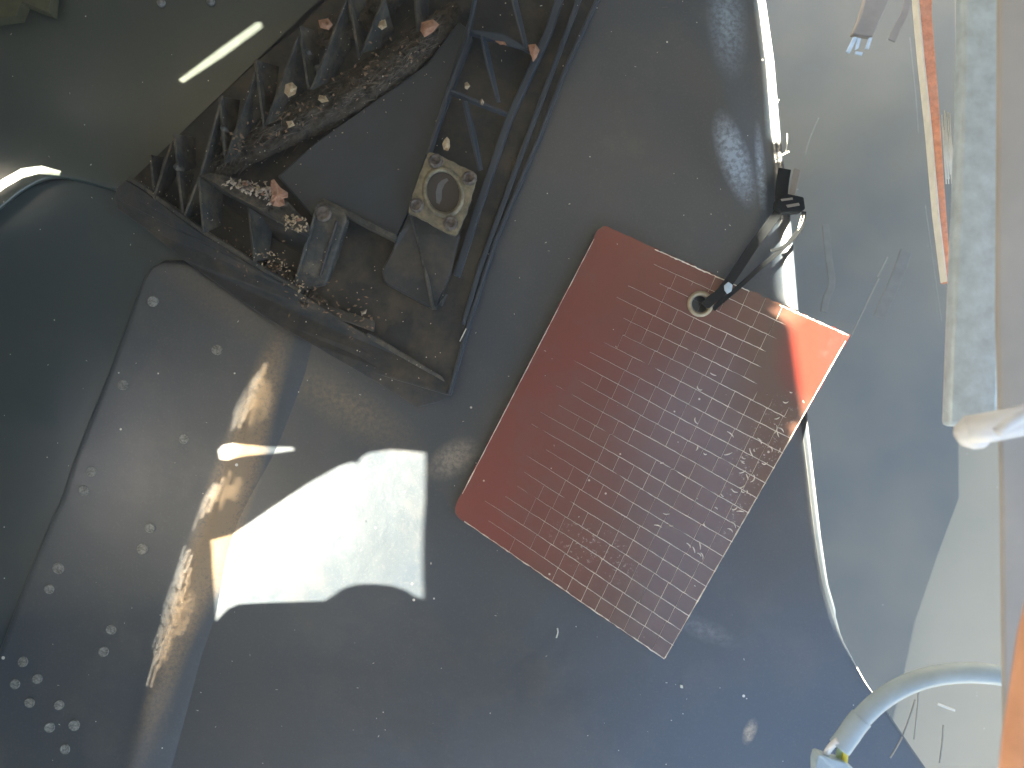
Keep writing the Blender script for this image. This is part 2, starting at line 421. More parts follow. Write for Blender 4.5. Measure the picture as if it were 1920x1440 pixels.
# upper left panel: lower edge rolls over along the curved streak of light
V = []; F = []
low = spline([(-60, 425, 0), (0, 385, 0), (45, 350, 0), (95, 328, 0), (150, 333, 0), (215, 350, 0), (240, 345, 0)], 6)
upx = [Vector((-60 + (660 + 60) * i / (len(low) - 1), -60, 0)) for i in range(len(low))]
rows = 22
for j in range(rows + 1):
    s = j / rows
    for a, b in zip(upx, low):
        q = a.lerp(b, s); z = 0.014 - 0.004 * (1 - s)**2
        V.append(P(q.x, q.y, z))
for b in low: V.append(P(b.x + 1, b.y + 5, 0.0125))
for b in low: V.append(P(b.x + 2, b.y + 8, 0.008))
for b in low: V.append(P(b.x + 2, b.y + 8, -0.005))
n = len(low)
for j in range(rows + 3):
    for i in range(n - 1):
        F.append((j*n+i, j*n+i+1, (j+1)*n+i+1, (j+1)*n+i))
o = mesh('painted_panel', V, F, M['upper'], smooth=True)
tag(o, 'dark green-grey panel in the upper left corner with a slanting bar of sunlight on it', 'panel')

# ------------------------------------------------------------------ riveted plate
LEFT = [(490, 283), (630, 230), (710, 200), (800, 163), (877, 133), (933, 117), (975, 96), (1040, 69), (1107, 42), (1300, -30), (1500, -105)]

rp = empty('riveted_plate', 'dark plate with rows of small round rivets and a fold with painted sun glow, lower left', 'metal plate')
V = []; F = []; rows = 60; cols = 30
for j in range(rows + 1):
    py = 488 + 1050 * j / rows
    xl = interp(LEFT, py)
    if py < 530: xl += 26 * (1 - math.sqrt(max(0, 1 - ((530 - py) / 42)**2)))
    # top edge: slants down to the right, so the right end of each row follows it
    xt = 345 + (py - 488) * 1.47
    xr = min(xt, interp(RIDGE, py) + 8)
    line = [(xl - 1, -.002), (xl, PZ - .0012), (xl + 2, PZ)]
    for i in range(1, cols + 1):
        s = i / cols
        px = xl + 2 + (xr - xl - 2) * s
        d = xr - px
        z = PZ + 0.0008 * math.exp(-((d - 26) / 16)**2) if xr < xt else PZ
        if d < 16: z -= .0012 * ((16 - d) / 16)**2
        line.append((px, z))
    line += [(xr + 14, .0042), (xr + 34, .0022), (xr + 52, .0006), (xr + 70, -.002)] if xr < xt else [(xr + 1.5, PZ - .001), (xr + 2, .004), (xr + 2.5, .001), (xr + 3, -.002)]
    for px, z in line: V.append(P(px, py, z))
W = len(line)
for j in range(rows):
    for i in range(W - 1):
        F.append((j*W+i, j*W+i+1, (j+1)*W+i+1, (j+1)*W+i))
F.append(tuple(range(W)))
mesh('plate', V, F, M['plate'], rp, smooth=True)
rivs = [(287,565),(407,656),(231,722),(345,823),(172,884),(157,920),(281,990),(267,1029),(109,1066),(92,1105),(208,1181),(194,1222),(43,1241),(70,1273),(28,1283),(55,1318),(111,1322),(93,1364),(139,1360),(122,1405)]
r0 = None
for i, (x, y) in enumerate(rivs):
    if r0 is None:
        r0 = lathe('rivet', [(.0054, -.001), (.0054, .0003), (.0049, .0008), (.0042, .0005), (.0034, .0003), (.0020, .0006), (.0010, .0008), (.0001, .0008)], M['rivet'], rp, 18)
        q = r0
    else:
        q = r0.copy(); COL.objects.link(q); q.parent = rp
    q.location = P(x, y, PZ + .0004); sc = random.uniform(.86, 1.02)
    q.rotation_euler = (random.uniform(-.16, .16), random.uniform(-.16, .16), random.random() * 6)
    q.scale = (sc * .93, sc, 1)
o = slab('painted_panel', [(-140,405,.004),(0,392,.004),(60,350,.004),(110,338,.004),(150,340,.004),(240,352,.004),(420,560,.004),(330,800,.004),(130,1500,.004),(-200,1560,.004)], .003, M['teal'], None, .0006)
tag(o, 'dark teal panel along the left edge beneath the riveted plate', 'panel')
# second seam right of the fold
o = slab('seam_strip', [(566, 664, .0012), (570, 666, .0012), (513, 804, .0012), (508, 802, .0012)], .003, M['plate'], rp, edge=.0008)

# ------------------------------------------------------------------ moulded black bracket with ribs
br = empty('moulded_bracket', 'black ribbed plastic moulding full of dry leaf dirt, top centre', 'bracket')
B0 = .012
slab('base_tray', [(232,338,B0),(285,288,B0),(330,245,B0),(400,188,B0),(480,112,B0),(560,48,B0),(640,-30,B0),(700,-90,B0),(1160,-90,B0),(1110,20,B0),(1062,125,B0),(1012,255,B0),(930,450,B0),(880,600,B0),(842,742,B0),(700,700,B0),(480,570,B0),(340,470,B0),(218,380,B0)], .016, M['plastic'], br, edge=.002)
T = .05
# outer skirt: broad rounded rim along the lower left
slab('front_rim', [(236,337,.030),(262,352,.032),(294,376,.034),(344,414,.034),(383,441,.034),(430,470,.034),(475,499,.034),(560,548,.028),(640,600,.022),(740,660,.014),(838,715,.008),(845,744,.006),(830,752,.005),(783,764,.004),(700,713,.010),(575,640,.018),(500,596,.018),(408,533,.018),(342,486,.018),(275,430,.018),(220,391,.018),(214,372,.020),(218,352,.026)], .02, M['plastic'], br, edge=.0025)
slab('rim_lip', [(236,336,.0345),(262,351,.036),(294,375,.038),(344,413,.038),(383,440,.038),(430,469,.038),(475,498,.038),(560,547,.036),(562,541,.036),(478,490,.038),(434,461,.038),(386,433,.038),(348,406,.038),(298,368,.038),(266,344,.036),(242,330,.0345)], .02, M['dusty'], br, edge=.0008)
# cell divider ribs (top line, base line)
ribs = [([(283,290,T-.01),(290,355,T-.01)], [(308,294,B0+.01),(292,356,T-.012)]),
        ([(327,251,T),(337,328,T)], [(366,257,B0+.008),(369,314,B0+.008)]),
        ([(335,322,T),(345,398,T)], [(364,327,B0+.01),(347,400,T-.004)]),
        ([(325,266,T-.01),(290,372,T-.01)], [(331,330,B0+.003),(300,385,B0+.01)]),
        ([(414,178,T),(373,328,T)], [(418,240,B0+.004),(413,312,B0+.004)]),
        ([(413,181,T),(423,294,T)], [(451,187,B0+.01),(441,250,B0+.01)]),
        ([(480,135,T),(423,307,T)], [(494,250,B0+.004),(470,285,B0+.004)]),
        ([(480,112,T),(497,240,T)], [(524,124,B0+.01),(512,210,B0+.01)]),
        ([(560,68,T),(500,235,T)], [(577,160,B0+.004),(545,210,B0+.004)]),
        ([(562,48,T),(580,167,T)], [(602,60,B0+.01),(597,150,B0+.01)]),
        ([(652,-4,T),(585,170,T)], [(658,90,B0+.004),(625,150,B0+.004)]),
        ([(655,-8,T),(675,108,T)], [(695,2,B0+.01),(688,90,B0+.01)]),
        ([(722,-8,T),(680,100,T)], [(740,60,B0+.004),(715,90,B0+.004)]),
        ([(778,-20,T-.01),(784,60,T-.01)], [(806,-15,B0+.008),(803,50,B0+.008)]),
        ([(372,330,T),(344,402,T)], [(378,395,B0+.004),(352,408,B0+.01)]),
        ([(374,332,T),(383,438,T)], [(418,360,B0+.006),(416,422,B0+.006)]),
        ([(467,388,T-.005),(478,490,T-.005)], [(512,420,B0+.006),(505,485,B0+.006)]),
        ]
for tp, bs in ribs: fin('rib', tp, bs, M['dusty'], br, th=.0022)
# back wall along the upper left edge, thin
# inner wall that runs down right from the corner of the cells, with a flat ledge on it
fin('inner_wall', [(376,330,T),(430,362,T),(500,398,T),(565,436,T-.004),(578,446,T-.006)], [(382,344,B0),(430,390,B0),(496,440,B0),(552,470,B0),(566,480,B0)], M['plastic'], br, .003)
slab('ledge', [(378,328,T+.001),(400,324,T+.001),(440,333,T),(500,352,T-.002),(540,378,T-.002),(578,420,T-.004),(582,436,T-.006),(566,437,T-.004),(500,400,T),(430,364,T)], .004, M['dirt'], br, .001)
# smooth sunk cover between ribs and the flange
slab('cover', [(520,330,.034),(590,268,.034),(700,190,.034),(800,120,.032),(860,40,.03),(885,60,.03),(800,290,.036),(765,400,.036),(742,446,.036),(690,420,.036),(610,376,.036),(585,405,.036)], .02, M['plastic2'], br, .0015)
slab('cover_rim', [(598,376,.040),(606,371,.040),(690,412,.040),(746,442,.040),(742,452,.040),(686,424,.040)], .024, M['dusty'], br, .0012)
# post with its screw
slab('post', [(594,380,.043),(606,376,.043),(648,400,.042),(650,412,.042),(632,470,.028),(612,534,.016),(545,548,.016),(562,490,.026)], .015, M['dusty'], br, .002)
slab('post_rib', [(628,412,.044),(634,414,.044),(602,520,.022),(596,518,.022)], .006, M['plastic'], br, .001)
slab('post_rib', [(592,384,.0465),(599,380,.0465),(552,546,.020),(545,545,.020)], .006, M['dusty'], br, .001)
sc = lathe('screw', [(.0072,-.002),(.0072,.0012),(.0055,.0022),(.0045,.0012),(.0018,.0010),(.0001,.0012)], M['bolt'], br, 14); sc.location = P(606,400,.0435)
# arm under the flange
slab('arm', [(742,448,.038),(766,400,.040),(776,412,.040),(800,520,.03),(812,580,.024),(760,552,.024),(720,530,.026),(715,505,.030),(735,470,.034)], .016, M['plastic'], br, .0018)
slab('arm', [(768,402,.040),(838,430,.040),(862,440,.038),(842,520,.030),(815,580,.024),(800,520,.030),(778,440,.038)], .012, M['plastic'], br, .0015)
fin('rib', [(770,404,.044),(790,470,.038),(812,580,.03)], [(777,404,.036),(797,470,.030),(818,580,.022)], M['dusty'], br)
fin('rib', [(826,572,.028),(836,552,.028)], [(829,575,.02),(840,552,.02)], M['dusty'], br)
# long steps down the right side
slab('step_rail', [(1058,-60,0.0232),(1075,-60,0.0232),(1035,60,0.0232),(960,225,0.0224),(900,400,0.0209),(862,520,0.0186),(850,515,0.0186),(888,396,0.0209),(948,220,0.0224),(1022,55,0.0232)], .02, M['plastic2'], br, .0010)
slab('step_rail', [(1100,-60,0.0194),(1112,-60,0.0194),(1070,52,0.0194),(1008,218,0.0186),(955,362,0.0179),(905,500,0.0164),(872,610,0.0156),(864,607,0.0156),(896,498,0.0164),(947,358,0.0179),(1000,215,0.0186),(1062,48,0.0194)], .014, M['plastic2'], br, .0009)
slab('edge_rail', [(1145,-60,0.0148),(1152,-60,0.0148),(1112,22,0.0148),(1064,128,0.0148),(1014,258,0.0148),(932,452,0.0148),(884,602,0.0148),(845,742,0.0148),(838,740,0.0148),(877,598,0.0148),(926,448,0.0148),(1008,254,0.0148),(1058,124,0.0148),(1106,18,0.0148)], .012, M['plastic2'], br, .0008)
# panel edges right of the cover: triangulated stiffening ribs
for tp, bs in [([(893,-20,.046),(876,80,.046),(838,180,.046),(803,290,.046)], [(899,-18,.036),(882,82,.036),(845,183,.036),(810,292,.036)]),
               ([(903,66,.044),(914,120,.042),(934,190,.038)], [(911,66,.034),(924,122,.032),(939,192,.03)]),
               ([(870,190,.044),(884,250,.042),(900,320,.038)], [(877,190,.034),(893,250,.032),(906,318,.03)]),
               ([(960,-10,.044),(972,40,.042),(986,88,.038)], [(968,-10,.034),(980,40,.032),(991,88,.03)]),
               ([(876,58,.042),(940,66,.040),(1000,100,.036)], [(876,66,.034),(940,73,.032),(1000,106,.030)]),
               ([(840,168,.042),(880,186,.040),(950,214,.034)], [(838,176,.034),(878,192,.032),(948,220,.028)])]:
    fin('rib', tp, bs, M['plastic2'], br, .002)
# lower tray details
slab('lower_rail', [(690,622,.020),(760,664,.018),(828,706,.0155),(834,716,.014),(755,672,.017),(684,630,.019)], .012, M['dusty'], br, .001)
slab('lower_step', [(575,560,.020),(700,600,.022),(700,622,.022),(640,600,.022),(560,556,.020)], .01, M['plastic'], br, .0015)
bs_ = lathe('pin', [(.003,-.01),(.003,.001),(.0022,.0024),(.001,.0030),(.0001,.0031)], M['dusty'], br, 12); bs_.location = P(332,313,.052)
for x, y, z in ((419,240,.05),(578,98,.046),(596,128,.046)):
    q = bs_.copy(); COL.objects.link(q); q.parent = br; q.location = P(x, y, z)

# ------------------------------------------------------------------ flange with its round dark window
fl = empty('flange', 'square tarnished brass flange round a dark glass disc, on the black moulding', 'flange')
FC = P(831, 360, .049)
e = lambda rx, ry, n=40, c=(831, 360), rot=.25: [(c[0] + rx*math.cos(a)*math.cos(rot) + ry*math.sin(a)*math.sin(rot), c[1] - rx*math.cos(a)*math.sin(rot) + ry*math.sin(a)*math.cos(rot), .049) for a in [2*math.pi*k/n for k in range(n)]]
fo = spline([(800,292,0),(806,286,0),(830,294,0),(862,310,0),(888,322,0),(893,330,0),(886,362,0),(874,400,0),(860,432,0),(852,440,0),(836,436,0),(800,416,0),(772,402,0),(765,394,0),(775,362,0),(788,326,0),(800,292,0)], 3)[:-1]
fo = [(p.x + random.uniform(-1.2, 1.2), p.y + random.uniform(-1.2, 1.2), .049) for p in fo]
slab('plate', fo, .007, M['bronze'], fl, .0012, holes=[e(31, 39)[::-1]])
# raised ring round the disc
V = []; F = []; n = 48
for (rr, z) in ((30, .046), (31, .0505), (33.5, .0518), (36.5, .0512), (39, .0495)):
    for x, y, _ in e(rr, rr * 1.27, n): V.append(P(x + random.uniform(-.3, .3), y + random.uniform(-.3, .3), z + random.uniform(-.0003, .0003)))
for i in range(4):
    for k in range(n): F.append((i*n+k, i*n+(k+1) % n, (i+1)*n+(k+1) % n, (i+1)*n+k))
mesh('ring', V, F, M['bronze'], fl, smooth=True)
slab('glass_disc', [(x, y, .0465) for x, y, _ in e(31.5, 40)], .004, M['lens'], fl, 0)
slab('smear', [(828,338,.0468),(838,334,.0468),(841,338,.0468),(834,345,.0468),(829,356,.0468),(828,374,.0468),(824,383,.0468),(818,380,.0468),(817,360,.0468),(821,345,.0468)], .0002, M['smear'], fl, 0)
bl = None
for x, y in ((817,302),(880,334),(845,418),(781,385)):
    if bl is None:
        bl = lathe('bolt', [(.0066,-.002),(.0066,.0010),(.0058,.0024),(.0046,.0030),(.0034,.0024),(.0030,.0010),(.0001,.0008)], M['bolt'], fl, 10, smooth=False); q = bl
    else: q = bl.copy(); COL.objects.link(q); q.parent = fl
    q.location = P(x, y, .050); q.rotation_euler = (random.uniform(-.15,.15), random.uniform(-.15,.15), random.random()*3)

# ------------------------------------------------------------------ dirt, needles, crumbs, leaves
def mound(name, spine, wid, hgt, z0, m, seed, label=None):
    V = []; F = []; sp = spline(spine, 14); n = 22
    for i, p in enumerate(sp):
        d = (sp[min(i+1, len(sp)-1)] - sp[max(i-1, 0)]); d.z = 0; d.normalize(); nr = Vector((-d.y, d.x, 0))
        s = i / (len(sp) - 1); taper = math.sin(math.pi * min(1, max(0, s * .94 + .04)))**.5
        for k in range(n + 1):
            q = (k / n - .5) * 2
            x = p.x + nr.x * q * wid * taper; y = p.y + nr.y * q * wid * taper
            v = Vector((x * .05 + seed, y * .05, 0))
            h = (1 - q * q) * hgt * taper * (.75 + .5 * noise.noise(v)) + .0035 * (1 - q*q) * noise.noise(v * 4) + .0018 * (1 - q*q) * noise.noise(v * 12)
            V.append(P(x + 5 * noise.noise(v * 3), y + 5 * noise.noise(v * 3 + Vector((7, 0, 0))), z0 + h - .002))
    for i in range(len(sp) - 1):
        for k in range(n): F.append((i*(n+1)+k, i*(n+1)+k+1, (i+1)*(n+1)+k+1, (i+1)*(n+1)+k))
    o = mesh(name, V, F, m, smooth=True); o['kind'] = 'stuff'
    if label: o['label'] = label; o['category'] = 'dirt'
    return o
mound('dirt', [(398,326,0),(470,275,0),(560,225,0),(650,180,0),(730,130,0),(800,70,0),(860,10,0)], 42, .020, .026, M['dirt'], 3, 'dark matted leaf dirt heaped along the ribs of the black moulding')
mound('dirt', [(590,80,0),(640,50,0),(700,20,0),(760,-20,0)], 30, .012, .026, M['dirt'], 9, 'dark leaf dirt packed between the topmost ribs')
mound('dirt', [(480,500,0),(530,520,0),(570,560,0),(620,580,0)], 24, .010, .016, M['dirt'], 17, 'dark dirt below the post of the black moulding')

def slivers(name, n, place, L, wd, m, label, cat, flat=1.0):
    V = []; F = []
    for _ in range(n):
        x, y, z, ang = place()
        l = random.uniform(*L) * .0005; w_ = random.uniform(*wd) * .0005
        c = P(x, y, z); d = Vector((math.cos(ang), math.sin(ang), random.uniform(-.25, .25) * flat)); s = Vector((-math.sin(ang), math.cos(ang), random.uniform(-.5, .5)))
        k = len(V); u = Vector((0, 0, w_ * .5))
        V += [c - d*l*.5, c + s*w_*.5, c + d*l*.5, c - s*w_*.5 , c + u, c - u]
        F += [(k, k+1, k+4), (k+1, k+2, k+4), (k+2, k+3, k+4), (k+3, k, k+4), (k+1, k, k+5), (k+2, k+1, k+5), (k+3, k+2, k+5), (k, k+3, k+5)]
    o = mesh(name, V, F, m); o['kind'] = 'stuff'; o['label'] = label; o['category'] = cat
    return o
msp = spline([(398,326,0),(470,275,0),(560,225,0),(650,180,0),(730,130,0),(800,70,0),(860,10,0)], 20)
def on_mound():
    i = random.randrange(len(msp) - 12); p = msp[i]; q = random.gauss(0, .42)
    return p.x + 38 * q * .45, p.y + 38 * q, .026 + .018 * max(0, 1 - q*q) + .001, R(32) + random.gauss(0, .35)
slivers('needles', 420, on_mound, (8, 30), (.7, 2.0), M['needle'], 'thin dry needles lying on the heaped dirt', 'plant litter')
def on_bracket():
    x = random.uniform(270, 840); y = 380 - (x - 300) * .5 + random.gauss(0, 60) if random.random() < .7 else 380 + (x - 300) * .55 + random.gauss(0, 45)
    return x, y, random.uniform(.035, .054), random.random() * 6.3
slivers('crumbs', 150, on_bracket, (1.5, 4), (1, 2.6), M['crumb'], 'pale crumbs scattered over the ribs of the black moulding', 'crumbs')
slivers('crumbs', 110, lambda: (lambda s: (430 + 90*s + random.gauss(0, 7), 340 + 30*s + random.gauss(0, 6), .054 + random.uniform(0, .004), random.random()*6.3))(random.random()), (3, 12), (2, 7), M['crumb'], 'heap of pale crumbs on the ledge beside the pink leaf piece', 'crumbs')
slivers('crumbs', 60, lambda: (lambda s: (490 + 80*s + random.gauss(0, 6), 480 + 80*s*s + random.gauss(0, 9), .040, random.random()*6.3))(random.random()), (2, 8), (1.5, 4), M['chip'], 'brownish crumbs below the short ribs left of the post', 'crumbs')
slivers('crumbs', 60, lambda: (535 + 40*random.random(), 405 + 28*random.random(), .052, random.random()*6.3), (3, 9), (2, 5), M['chip'], 'tan crumbs on the ledge end beside the post', 'crumbs')
slivers('lint', 120, lambda: (random.uniform(0, 1440), random.uniform(0, 1430), .024 if random.random() < .5 else .004, random.random()*6.3), (2, 6), (.8, 2.0), M['hair'], 'white dust specks scattered over the dark panels', 'dust')

def flake(name, pts, z, m, label, cat='leaf piece', group=None, curl=.003):
    c = Vector((sum(p[0] for p in pts) / len(pts), sum(p[1] for p in pts) / len(pts), 0))
    V = [P(x, y, z + curl * random.uniform(-.6, 1)) for x, y in pts]; n = len(pts)
    inner = [P(c.x + (x - c.x) * .5, c.y + (y - c.y) * .5, z + curl * .8 + random.uniform(-.5, .5) * curl) for x, y in pts]
    V += inner + [P(c.x, c.y, z + curl)]
    F = []
    for i in range(n):
        j = (i + 1) % n
        F += [(i, j, n + j, n + i), (n + i, n + j, 2 * n)]
    o = mesh(name, V, F, m); s = o.modifiers.new('thick', 'SOLIDIFY'); s.thickness = .0008
    return tag(o, label, cat, group)
flake('leaf_fragment', [(508,338),(514,336),(526,352),(540,361),(540,370),(532,372),(534,384),(524,388),(512,386),(506,380),(510,366),(507,350)], .056, M['leaf'], 'pink-brown torn leaf piece lying beside the pale crumb heap')
flake('leaf_fragment', [(833,262),(838,256),(843,262),(844,275),(840,283),(832,281),(829,270)], .049, M['chip'], 'tan seed-like chip just above the brass flange')
flake('leaf_fragment', [(871,156),(876,153),(882,161),(876,168),(871,165)], .040, M['chip'], 'small tan chip highest above the flange between two thin ribs')
flake('leaf_fragment', [(899,188),(904,185),(908,191),(905,198),(900,196)], .040, M['crumb'], 'tiny whitish chip right of the tan chips above the flange')
flake('leaf_fragment', [(535,158),(548,154),(557,163),(554,176),(541,182),(533,174)], .052, M['chip'], 'yellowish leaf scrap caught between ribs left of the dirt heap')
flake('leaf_fragment', [(990,84),(1004,82),(1012,94),(1006,108),(1000,116),(994,100)], .040, M['leaf'], 'reddish leaf curl on the long steps right of the moulding')
flake('leaf_fragment', [(928,76),(946,78),(950,84),(938,84)], .042, M['leaf'], 'thin pinkish sliver beside the reddish leaf curl near the top')
flake('leaf_fragment', [(597,38),(615,34),(624,46),(616,56),(600,52)], .052, M['leaf'], 'brown leaf scrap at the upper edge of the ribs')
flake('leaf_fragment', [(712,40),(722,36),(726,50),(716,56),(708,50)], .054, M['chip'], 'small tan leaf scrap against a rib at the top edge')
flake('leaf_fragment', [(790,42),(812,36),(824,46),(812,60),(796,70),(788,58)], .046, M['leaf'], 'curled brown leaf scrap at the top end of the dirt heap')
flake('leaf_fragment', [(598,178),(610,180),(616,190),(604,193),(596,187)], .050, M['chip'], 'tan leaf scrap half sunk in the dirt heap')
flake('leaf_fragment', [(537,228),(548,226),(553,235),(542,240)], .050, M['chip'], 'pale scrap on the lower side of the dirt heap')
slivers('leaf_crumbs', 120, lambda: (lambda s: (400 + 400*s + random.gauss(0, 14), 300 - 230*s + random.gauss(0, 26), .044 + random.uniform(0, .006), random.random()*6.3))(random.random()), (3, 11), (2, 6), M['leaf_bit'], 'rust-brown leaf crumbs strewn along the heaped dirt', 'plant litter')
slivers('leaf_crumbs', 110, lambda: (lambda s: (400 + 300*s + random.gauss(0, 12), 440 + 170*s + random.gauss(0, 22), .030 + random.uniform(0, .006), random.random()*6.3))(random.random()), (3, 10), (2, 5), M['leaf_bit'], 'brown crumbs strewn inside the rim of the black moulding', 'plant litter')
for n_, (fx, fy) in enumerate([(436,342),(448,349),(461,345),(470,356),(483,352),(492,364),(502,352),(548,404),(560,412)]):
    k_ = random.randint(5, 8); rr = random.uniform(4.5, 8)
    flake('leaf_flake', [(fx + rr*random.uniform(.5,1.2)*math.cos(2*math.pi*q/k_), fy + .7*rr*random.uniform(.5,1.2)*math.sin(2*math.pi*q/k_)) for q in range(k_)], .0565, M[['crumb','chip','leaf'][n_ % 3]], 'torn flake on the litter ledge, ' + ['leftmost', 'second', 'third', 'fourth', 'fifth', 'sixth', 'seventh', 'eighth, close to the post', 'ninth, nearest the post'][n_] + ' counted from the left end', 'leaf piece', 'flakes in the litter heap on the ledge')
flake('leaf_fragment', [(676,584),(688,580),(686,588),(678,590)], .030, M['crumb'], 'white fleck on the lower tray of the moulding')

# ------------------------------------------------------------------ the red grid tag
A, Bc, Cc, D = P(1126, 420, .010), P(1594, 628, .0135), P(1246, 1238, .011), P(846, 962, .008)
def uv(u, v, dz=0.0):
    p = A.lerp(Bc, u).lerp(D.lerp(Cc, u), v)
    nrm = (Bc - A).cross(A - D).normalized()
    if nrm.z < 0: nrm = -nrm
    return p + nrm * (dz + .0022 * math.sin(math.pi * v) * (1 - .6*u))
tg = empty('red_tag', 'worn red reflective rectangular tag with a square grid, hanging by a dark strap', 'tag')
out = []
def edge(p, q, n, amp):
    for i in range(n):
        t = i / n; a = amp * random.uniform(-1, 1)
        out.append((p[0] + (q[0]-p[0])*t + a * abs(q[1]-p[1]), p[1] + (q[1]-p[1])*t + a * abs(q[0]-p[0])))
edge((.015, 0), (1, 0), 60, .0028)
edge((1, .0), (1, 1), 60, .0012)
edge((1, 1), (.05, 1), 60, .0022)
out += [(.035, .999), (.015, .992), (.004, .978), (0, .96)]
edge((0, .95), (0, .01), 70, .0022)
HU, HV = .4556, .118
for _ in range(30):   # solve the grommet place (1313, 570)
    p = uv(HU, HV); k = CAMZ / (CAMZ - p.z) / .0005
    ex, ey = 1313 - (960 + p.x*k), 570 - (720 - p.y*k)
    HU += (ex * .467 + ey * .208) / (468**2 + 208**2) * 480 * .9; HV += (-ex * .28 + ey * .54) / 370000 * 600
hole = [(HU + .036 * math.cos(a), HV + .025 * math.sin(a)) for a in [2*math.pi*k/20 for k in range(20)]]
V, F = ext([[Vector((a, b, 0)) for a, b in out], [Vector((a, b, 0)) for a, b in hole]], .0022, lambda v: uv(v.x, v.y))
# the sheet bends very little, add inner vertices by cutting
bm = bmesh.new(); vs = [bm.verts.new(v) for v in V]
for f in F:
    try: bm.faces.new([vs[i] for i in f])
    except ValueError: pass
bmesh.ops.recalc_face_normals(bm, faces=bm.faces)
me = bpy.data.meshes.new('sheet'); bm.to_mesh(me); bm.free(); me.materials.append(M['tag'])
sh = bpy.data.objects.new('sheet', me); COL.objects.link(sh); sh.parent = tg
b = sh.modifiers.new('bevel', 'BEVEL'); b.width = .0004; b.segments = 2; b.limit_method = 'ANGLE'
NR, NC = 22, 15
def strip(name, pts, w0, m):
    """thin raised ridge along (u, v) points"""
    V = []; F = []
    for i, (u, v, s) in enumerate(pts):
        a, b2 = pts[max(0, i-1)], pts[min(len(pts)-1, i+1)]
        d = (uv(b2[0], b2[1]) - uv(a[0], a[1])).normalized(); nr = Vector((-d.y, d.x, 0)).normalized()
        c = uv(u, v); w_ = w0 * s
        up = (.00035 + .0003 * s) if s > .2 else -.0006
        V += [c - nr * w_, c + Vector((0, 0, up)), c + nr * w_]
    for i in range(len(pts) - 1):
        k = i * 3; F += [(k, k+1, k+4, k+3), (k+1, k+2, k+5, k+4)]
    return mesh(name, V, F, m, tg)
for r in range(1, NR):
    v = (r + .0) / NR
    u0 = .26 - .14 * v + random.uniform(-.06, .05)
    pts = []
    n = 44
    for i in range(n + 1):
        u = u0 + (1 - u0) * i / n
        s = min(1, .25 + (u - u0) * 1.6) * random.uniform(.7, 1.1)  # ridges thin out leftward, the fading light put into their shape
        if noise.noise(Vector((u*14, r*3.1, 5))) > .42: s *= .3
        if abs(u - HU) < .05 and abs(v - HV) < .04: s *= .05
        if u > .76 and v < .29 - (1 - u) * .3: s *= .1
        pts.append((u, v + random.uniform(-.0006, .0006) + .001 * math.sin(u * 9 + r), s))
    strip('ridge', pts, .00042, M['ridge'])
for c in range(2, NC):
    pts = []
    for r in range(NR):
        sh_ = (r % 2) * .003 + random.uniform(-.0015, .0015)
        k = noise.noise(Vector((c * 1.7, r * .9, 11)))
        s = (.75 if k > -.15 else .25) * min(1, max(0, (c / NC - .12) * 2.2)) * random.uniform(.7, 1.1)
        for vv in (.06, .35, .65, .94):
            pts.append((c / NC + sh_ + .006 * (vv - .5) * .7, (r + vv) / NR, s if not (abs(c/NC-HU) < .07 and abs((r+vv)/NR-HV) < .045) else .03) if not (c / NC > .76 and (r + vv) / NR < .25) else (c / NC + sh_, (r + vv) / NR, s * .1))
    strip('cross_ridge', pts, .00032, M['ridge'])
# pale worn edges of the sheet
def border(pa, pb, n, w0):
    return strip('edge_wear', [(pa[0] + (pb[0]-pa[0])*i/n, pa[1] + (pb[1]-pa[1])*i/n + random.uniform(-.001, .001), random.uniform(.4, 1.3)) for i in range(n+1)], w0, M['ridge'])
border((.997, .02), (.997, .995), 60, .0006); border((.997, .9975), (.06, .9975), 60, .0005)
border((.22, .003), (.60, .003), 40, .0006); border((.72, .003), (.995, .003), 30, .0008); border((.004, .05), (.004, .93), 60, .0004)
# curled scratches along the right side
def curls():
    V = []
scr = []
for _ in range(46):
    u = random.uniform(.86, .985) if random.random() < .7 else random.uniform(.6, .95); v = random.uniform(.2, .72)
    a = random.uniform(-.6, 1.2); L = random.uniform(.010, .035); cv = random.uniform(-1.2, 1.2)
    pts = []
    for i in range(6):
        t = i / 5; pts.append((u + L * (t-.5) * math.cos(a + cv * t), v + L * .8 * (t-.5) * math.sin(a + cv * t), .5 + .8 * math.sin(3.14 * t)))
    scr.append(strip('scratch', pts, .00045, M['ridge']))
# grommet
cg = uv(HU, HV, .0004); nr = (Bc - A).cross(A - D).normalized(); nr = nr if nr.z > 0 else -nr
Mg = Matrix.Translation(cg) @ nr.to_track_quat('Z', 'Y').to_matrix().to_4x4()
lathe('grommet', [(.0078, -.0045), (.0078, .0002), (.0085, .0016), (.0100, .0022), (.0115, .0016), (.0122, 0)], M['ring'], tg, 32, Mg)

# ------------------------------------------------------------------ straps that hold the tag
tie = empty('cable_tie', 'dark flat strap from the tag grommet up to the panel lip', 'strap')
def ribbon(name, pts, wpx, th, m, parent):
    sp = spline(pts, 8); V = []; F = []
    for i, p in enumerate(sp):
        d = sp[min(i+1, len(sp)-1)] - sp[max(i-1, 0)]; d.z = 0; d.normalize(); nn = Vector((-d.y, d.x, 0))
        a = p + nn * wpx / 2; b2 = p - nn * wpx / 2
        A_, B_ = P(a.x, a.y, p.z), P(b2.x, b2.y, p.z)
        V += [A_, B_, B_ - Vector((0, 0, th)), A_ - Vector((0, 0, th))]
    for i in range(len(sp) - 1):
        for k in range(4): F.append((i*4+k, i*4+(k+1) % 4, (i+1)*4+(k+1) % 4, (i+1)*4+k))
    F += [(0, 1, 2, 3), ((len(sp)-1)*4+3, (len(sp)-1)*4+2, (len(sp)-1)*4+1, (len(sp)-1)*4)]
    return mesh(name, V, F, m, parent, edge=.0005)
